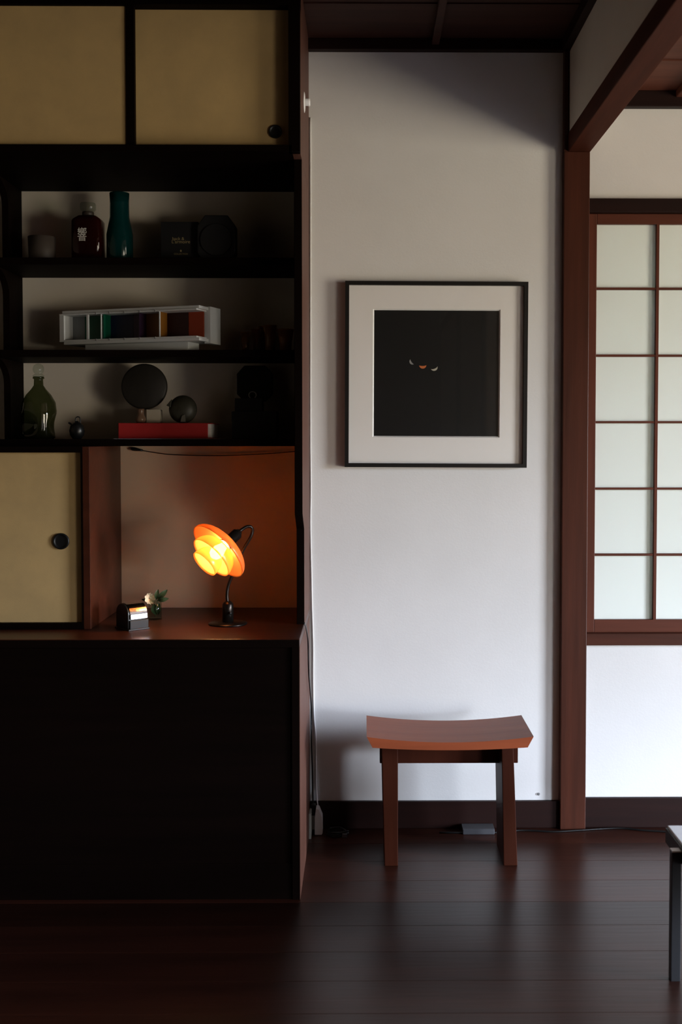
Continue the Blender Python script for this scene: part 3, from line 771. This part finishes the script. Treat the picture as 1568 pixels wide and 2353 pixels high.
# ------------------------------------------------------------------ lower shelf
Yd = YW - .13
c = on(90, SZ3, Yd)
dc = thing('decanter', 'greenish glass decanter with ball stopper at the left end of lower shelf', 'decanter', c)
rb = wd(50, 131, Yd) / 2
hz = lambda py: hgt(py, SZ3, Yd)
pf = [(0, 0), (rb * .80, 0), (rb * .9, .006), (rb * .99, hz(965)), (rb, hz(950)), (rb * .93, hz(925)), (rb * .7, hz(908)), (rb * .42, hz(895)), (rb * .27, hz(886)), (rb * .25, hz(872)), (rb * .33, hz(870)), (rb * .30, hz(866))]
b_ = B().lathe(pf, (0, 0, 0), 48)
bmesh.ops.subdivide_edges(b_.bm, edges=[e_ for e_ in b_.bm.edges if abs(e_.verts[0].co.z - e_.verts[1].co.z) > .012], cuts=4)
for v in b_.bm.verts:                                # pinched sides
    for k in range(3):
        a = R(-118) + 2 * math.pi * k / 3
        q = Vector((math.cos(a) * rb, math.sin(a) * rb, rb * .85))
        dd = (v.co - q).length
        if dd < rb * .75: v.co -= Vector((math.cos(a), math.sin(a), 0)) * (rb * .42 * (1 - (dd / (rb * .75)) ** 2) ** 1.5)
obj('decanter_body', b_, M_green, dc, local=True)
obj('stopper', B().lathe([(rb * .2, hz(868)), (rb * .34, hz(864)), (rb * .22, hz(860))] + [(max(.0001, wd(80, 106, Yd) / 2 * math.sin(a)), hz(849) - wd(80, 106, Yd) / 2 * math.cos(a)) for a in [math.pi * i / 10 for i in range(2, 11)]], (0, 0, 0), 28), M_clear, dc, local=True)
c = on(177, SZ3, Yd - .04); Yp = Yd - .04
pt_ = thing('small_pot', 'tiny round black pot with loop handle on the lower shelf', 'pot', c)
rp_ = wd(160, 195, Yp) / 2; hp = hgt(972, SZ3, Yp)
obj('pot_body', B().lathe([(0, 0), (rp_ * .55, 0), (rp_ * .9, hp * .25), (rp_, hp * .5), (rp_ * .85, hp * .82), (rp_ * .5, hp), (rp_ * .3, hp * 1.02), (rp_ * .2, hp * 1.1), (0, hp * 1.12)], (0, 0, 0), 28), M_black, pt_, local=True)
obj('spout', B().tube([(-rp_ * .6, 0, hp * .85), (-rp_ * .95, 0, hp * .98), (-rp_ * 1.1, 0, hp * 1.0)], .0028, 8), M_black, pt_, local=True)
obj('handle', B().tube([(-rp_ * .2, 0, hp * .98), (-rp_ * .1, 0, hp * 1.32), (rp_ * .35, 0, hp * 1.34), (rp_ * .5, 0, hp * .95)], .0018, 8), M_steel, pt_, local=True)
Yk = YW - .20
x0, x1, x2 = at(272, 987, Yk).x, at(478, 987, Yk).x, at(502, 987, Yk).x
pp = tag(obj('paper_sheet', B().box(at(264, 1000, Yk).x, at(508, 1000, Yk).x, Yk - .018, Yk + .16, SZ3 + .0004, SZ3 + .0015), mat('pale_paper', (.55, .52, .53), .8)), 'thin pale sheet lying under the red book on the lower shelf', 'paper')
zb_ = SZ3 + .0016; hb = hgt(972, SZ3, Yk) - .0016
bk = thing('book', 'thick red book lying flat on the lower shelf', 'book', ((x0 + x1) / 2, Yk + .08, zb_))
M_red = mat('red_cloth', (.36, .012, .012), .6, noise=.1, nscale=60)
xe = x1 + .012
obj('cover', B().box(x0, xe, Yk, Yk + .165, zb_, zb_ + .003, bevel=.0008).box(x0, xe, Yk, Yk + .165, zb_ + hb - .003, zb_ + hb, bevel=.0008).box(x0, x1, Yk - .001, Yk + .004, zb_, zb_ + hb, bevel=.0015), M_red, bk)
obj('pages', B().box(x0 + .004, xe - .003, Yk + .004, Yk + .160, zb_ + .003, zb_ + hb - .003), mat('page_block', (.66, .64, .62), .8, noise=.15, nscale=300, stretch=(.05, .05, 1)), bk)
zk = zb_ + hb
def onk(px, Y): p = at(px, 1000, Y); return Vector((p.x, Y, zk + .0004))
Yf_ = Yk + .05
c = onk(324, Yf_); r_ = wd(312, 336, Yf_) / 2; hh = hgt(940, SZ3, Yf_) - (zk - SZ3)
tag(obj('small_vase', B().lathe([(0, 0), (r_ * .8, 0), (r_, hh * .22), (r_ * .95, hh * .38), (r_ * .62, hh * .6), (r_ * .6, hh * .85), (r_ * .75, hh), (r_ * .55, hh), (0, hh * .9)], c, 24), mat('brown_glaze', (.22, .13, .085), .3)),
    'small brown bottle-shaped vase on the red book', 'vase')
c = onk(354, Yf_ + .02); r_ = wd(338, 369, Yf_) / 2
tag(obj('block', B().box(c.x - r_, c.x + r_, c.y - .012, c.y + r_ * 2 - .012, zk + .0004, zk + hh - .001, bevel=.001), mat('cream_block', (.50, .45, .36), .7)), 'cream coloured cube block standing on the red book', 'block')
rd = wd(278, 384, Yf_ + .02) / 2
zc_ = zk + hh + rd * .985
fl_ = thing('round_plate', 'large round dark plate held upright above the red book', 'plate', (at(331, 888, Yf_ + .03).x, Yf_ + .035, zk + hh))
rot_y = Euler((R(90 - 4), 0, 0)).to_matrix()
cpl = Vector((0, .0, rd * 1.0))
M_disc = mat('dark_iron', (.026, .022, .017), .55, noise=.3, nscale=40)
obj('disc', B().lathe([(0, -.004), (rd * .9, -.004), (rd * .97, -.009), (rd, -.008), (rd, .002), (rd * .92, .006), (0, .006)], cpl, 56, rot_y), M_disc, fl_, local=True)
obj('foot_ring', B().lathe([(rd * .5, 0), (rd * .55, .008), (rd * .52, .010), (rd * .46, 0)], cpl + Vector((0, .006, 0)), 40, Euler((R(-90), 0, 0)).to_matrix(), cap=False), M_disc, fl_, local=True)
rd2 = wd(388, 453, Yf_) / 2
c = onk(420, Yf_)
p2 = thing('round_dish', 'small round dark spouted dish standing upright at right end of red book', 'dish', c)
cz = Vector((0, 0, rd2))
obj('disc', B().lathe([(0, .008), (rd2 * .6, .007), (rd2 * .92, -.004), (rd2, -.008), (rd2 * .97, -.003), (rd2 * .66, .013), (0, .015)], cz, 40, rot_y.transposed() @ rot_y @ rot_y), mat('dark_olive_ceramic', (.045, .042, .028), .5, noise=.35, nscale=50), p2, local=True)
obj('spout', B().prism([(-rd2 * 1.12, rd2 * 1.25), (-rd2 * .75, rd2 * 1.68), (-rd2 * .8, rd2 * 1.1)], 'Y', -.008, .004, bevel=.001), bpy.data.materials['dark_olive_ceramic'], p2, local=True)
obj('plate_stand', B().prism([(-.004, 0), (.012, 0), (.010, .026), (.001, .022)], 'Y', -.020, -.012).box(-.004, .012, -.020, .025, 0, .003), mat('grey_stand', (.13, .12, .10), .5), p2, local=True)
# stack of black boxes
Yx = YW - .15
c = on(584, SZ3, Yx); w1 = wd(533, 635, Yx) / 2; h1 = hgt(945, SZ3, Yx)
tag(obj('lower_box', B().box(c.x - w1, c.x + w1, Yx, Yx + .10, SZ3 + .0004, SZ3 + h1, bevel=.0015).box(c.x - w1 - .001, c.x + w1 + .001, Yx - .001, Yx + .101, SZ3 + h1 * .62, SZ3 + h1, bevel=.001), M_blackmatt), 'large black lidded box at the bottom of the stack, right end of lower shelf', 'box')
h2 = hgt(915, SZ3, Yx) - h1; w2_ = wd(540, 603, Yx) / 2; c2 = on(571, SZ3 + h1, Yx)
tag(obj('middle_box', B().box(c2.x - w2_, c2.x + w2_, Yx + .004, Yx + .07, SZ3 + h1 + .0004, SZ3 + h1 + h2, bevel=.001), M_blackmatt), 'small flat black box in the middle of the stack on lower shelf', 'box')
c3 = on(586, SZ3 + h1, Yx + .075)
ow = wd(545, 628, Yx + .08) / 2; oh = hgt(839, SZ3, Yx + .08) - h1 - .002
ot = thing('eight_sided_case', 'black eight-sided case standing on top of the black box stack', 'box', (c3.x, Yx + .088, SZ3 + h1 + .0004))
obj('case', B().prism([(u, v * .78 + oh * .22) for u, v in octo(ow, oh, .42)], 'Y', -.012, .012, bevel=.002), M_black, ot, local=True)
obj('foot', B().box(-ow * .45, ow * .45, -.012, .012, 0, oh * .24), M_black, ot, local=True)
c4 = on(581, SZ3 + h1 + h2, Yx + .02); r4 = wd(571, 591, Yx) / 2
tag(obj('ring', B().tube([(c4.x + r4 * .85 * math.cos(a), Yx + .02, SZ3 + h1 + h2 + r4 * .8 + r4 * .8 * math.sin(a)) for a in [R(-55) + R(290) * i / 14 for i in range(15)]], .0016, 8, 3), mat('pale_metal', (.4, .4, .38), .3, metal=.5)), 'small pale loop standing on the flat black box', 'ring')

# ------------------------------------------------------------------ cords, outlet, small fittings
Ycb = YW - .014
cc = thing('hanging_cord', 'thin dark cord with plug strung along the alcove wall under the shelf', 'cord', at(490, 1040, Ycb))
obj('wire', B().tube([at(320, 1034, Ycb), at(350, 1039, Ycb), at(400, 1045, Ycb), at(500, 1047, Ycb), at(590, 1044, Ycb), at(650, 1040, Ycb), at(682, 1037, Ycb)], .0016, 6), M_black, cc)
obj('plug', B().tube([at(301, 1031, Ycb), at(309, 1032, Ycb), at(328, 1035, Ycb)], lambda t: .0035 + .003 * math.sin(math.pi * min(1, t * 1.1)), 10, 3), M_black, cc)
# lamp flex: over the desk edge and down to the socket
xf = XS + .0065
def onx(px, py):  # point on the vertical plane just off the cabinet side
    Y = min(atx(px, xf, py), YW - .02); p = at(px, py, Y); return p
pc_ = thing('power_cord', 'black braided power cord hanging down beside the base cabinet', 'cord', (xf, YW - .03, .1))
pts = [onx(699, 1431), onx(703, 1440), onx(706, 1455), onx(708.5, 1480), onx(710, 1550), at(713, 1620, YW - .02), at(716, 1700, YW - .02), at(718, 1760, YW - .02), at(719, 1820, YW - .022), at(720, 1850, YW - .026)]
pts = [Vector((max(p.x, XS + .005), p.y, p.z)) for p in pts]
obj('flex', B().tube(pts, .0024, 8, 8), M_black, pc_)
obj('plug', B().box(at(714, 1850, YW - .04).x, at(726, 1850, YW - .04).x, YW - .052, YW - .024, at(720, 1880, YW - .04).z, at(720, 1848, YW - .04).z, bevel=.003), M_black, pc_)
ol = thing('wall_outlet', 'white outlet plate low on the side of the base cabinet', 'outlet', (XS + .004, YW - .07, at(712, 1925, YW - .07).z))
obj('plate', B().box(XS, XS + .008, YW - .105, YW - .035, at(712, 1922, YW - .07).z, at(712, 1862, YW - .07).z, bevel=.002), mat('ivory_plastic', (.34, .33, .29), .5), ol)
ad = thing('charger', 'white plug-in power adapter below the white cord by the cabinet', 'charger', at(733, 1917, YW - .05))
q0 = at(724, 1915, YW - .06); q1 = at(742, 1875, YW - .06); q2 = at(733, 1858, YW - .06)
obj('charger_body', B().prism([(q0.x, q0.z), (q1.x - .003, q0.z), (q1.x, q0.z + .006), (q1.x - .001, q1.z), (q2.x + .001, q2.z + .002), (q0.x + .004, q2.z + .004), (q0.x, q1.z)], 'Y', YW - .075, YW - .035, bevel=.0015), M_white, ad)
obj('prong_block', B().box(XS + .008, q0.x + .001, YW - .065, YW - .045, q0.z + .014, q1.z, bevel=.001), mat('grey_plastic', (.22, .21, .19), .5), ad)
Yv = YW - .0035
wc = [q2 + Vector((0, .02, 0)), at(730, 1846, YW - .02), at(727, 1800, Yv), at(726, 1700, Yv), at(722, 1640, Yv), at(720.5, 1560, Yv), at(720.5, 1480, Yv), at(718, 1400, Yv), at(716, 1300, Yv), at(714, 1200, Yv), at(715, 1120, Yv), at(714, 1000, Yv), at(714, 800, Yv), at(714, 600, Yv), at(714, 400, Yv), at(713.5, 270, Yv)]
tag(obj('white_cord', B().tube(wc, .0022, 8, 5), mat('white_cable', (.80, .79, .77), .4)), 'thin white cord running up the wall corner from the charger', 'cord')
Yh = atx(700.5, XS + .002, 235)
hk_ = thing('wall_hook', 'small white round knob on the side of the upper cabinet', 'hook', (XS, Yh, at(700, 235, Yh).z))
rot_x = Euler((0, R(90), 0)).to_matrix()
rh = .0295
obj('backplate', B().lathe([(0, 0), (rh, 0), (rh, .0015), (rh * .8, .003), (0, .0035)], (0, 0, 0), 32, rot_x), M_white, hk_, local=True)
obj('knob', B().lathe([(.010, .003), (.0105, .012), (.0115, .016), (.010, .018), (0, .018)], (0, 0, 0), 24, rot_x), M_white, hk_, local=True)
q = at(1238, 1824, YW)
ws = thing('wall_screw', 'tiny grey screw eye on the white wall near the post', 'screw', (q.x, YW, q.z))
obj('ring', B().tube([(.0034 * math.cos(a), -.003, .0034 * math.sin(a)) for a in [2 * math.pi * i / 10 for i in range(11)]], .0008, 6, 2).tube([(0, 0, 0), (0, -.003, -.0034)], .0008, 6, 1), M_steel, ws, local=True)
q = atz(1098, 1909, 0)
fb = thing('flat_box', 'thin grey flat box lying on the floor under the stool', 'box', (q.x, YW - .05, 0))
wq = wd(1062, 1136, YW - .05) / 2
obj('case', B().box(-wq, wq, -.022, .03, 0, .016, bevel=.002), mat('dark_grey_plastic', (.05, .05, .055), .5), fb, local=True)
obj('lid', B().box(-wq, wq, -.021, .029, .016, .018, bevel=.0008), mat('grey_metal_lid', (.07, .07, .075), .5, spec=.3), fb, local=True)
tag(obj('floor_cable', B().tube([atz(1010, 1913, .003), atz(1120, 1914, .003), atz(1200, 1908, .003), atz(1270, 1911, .003), atz(1330, 1908, .003), atz(1420, 1903, .003), atz(1480, 1908, .003), atz(1560, 1913, .003), atz(1640, 1920, .003)], .003, 8), M_black),
    'thin black cable lying along the floor in front of the right baseboard', 'cable')
def coil():
    pts = []
    c0 = atz(775, 1917, .004)
    for i in range(40):
        a = i * .55; r = .030 + .006 * math.sin(i * 1.7)
        pts.append((c0.x + r * math.cos(a), c0.y + .55 * r * math.sin(a), .0035 + .0055 * (i // 12) + .0015 * math.sin(i * 2.1)))
    return pts
cb = thing('cable_coil', 'small coil of black cable on the floor beside the charger', 'cable', (atz(775, 1917, .004).x, atz(775, 1917, .004).y, 0))
obj('loops', B().tube(coil(), .0028, 8, 3), M_black, cb)
obj('connector', B().box(atz(792, 1915, .01).x - .008, atz(792, 1915, .01).x + .008, atz(792, 1915, .01).y - .012, atz(792, 1915, .01).y + .012, .0, .012, bevel=.002), mat('glossy_grey', (.12, .12, .13), .25), cb)
bpy.context.view_layer.update()
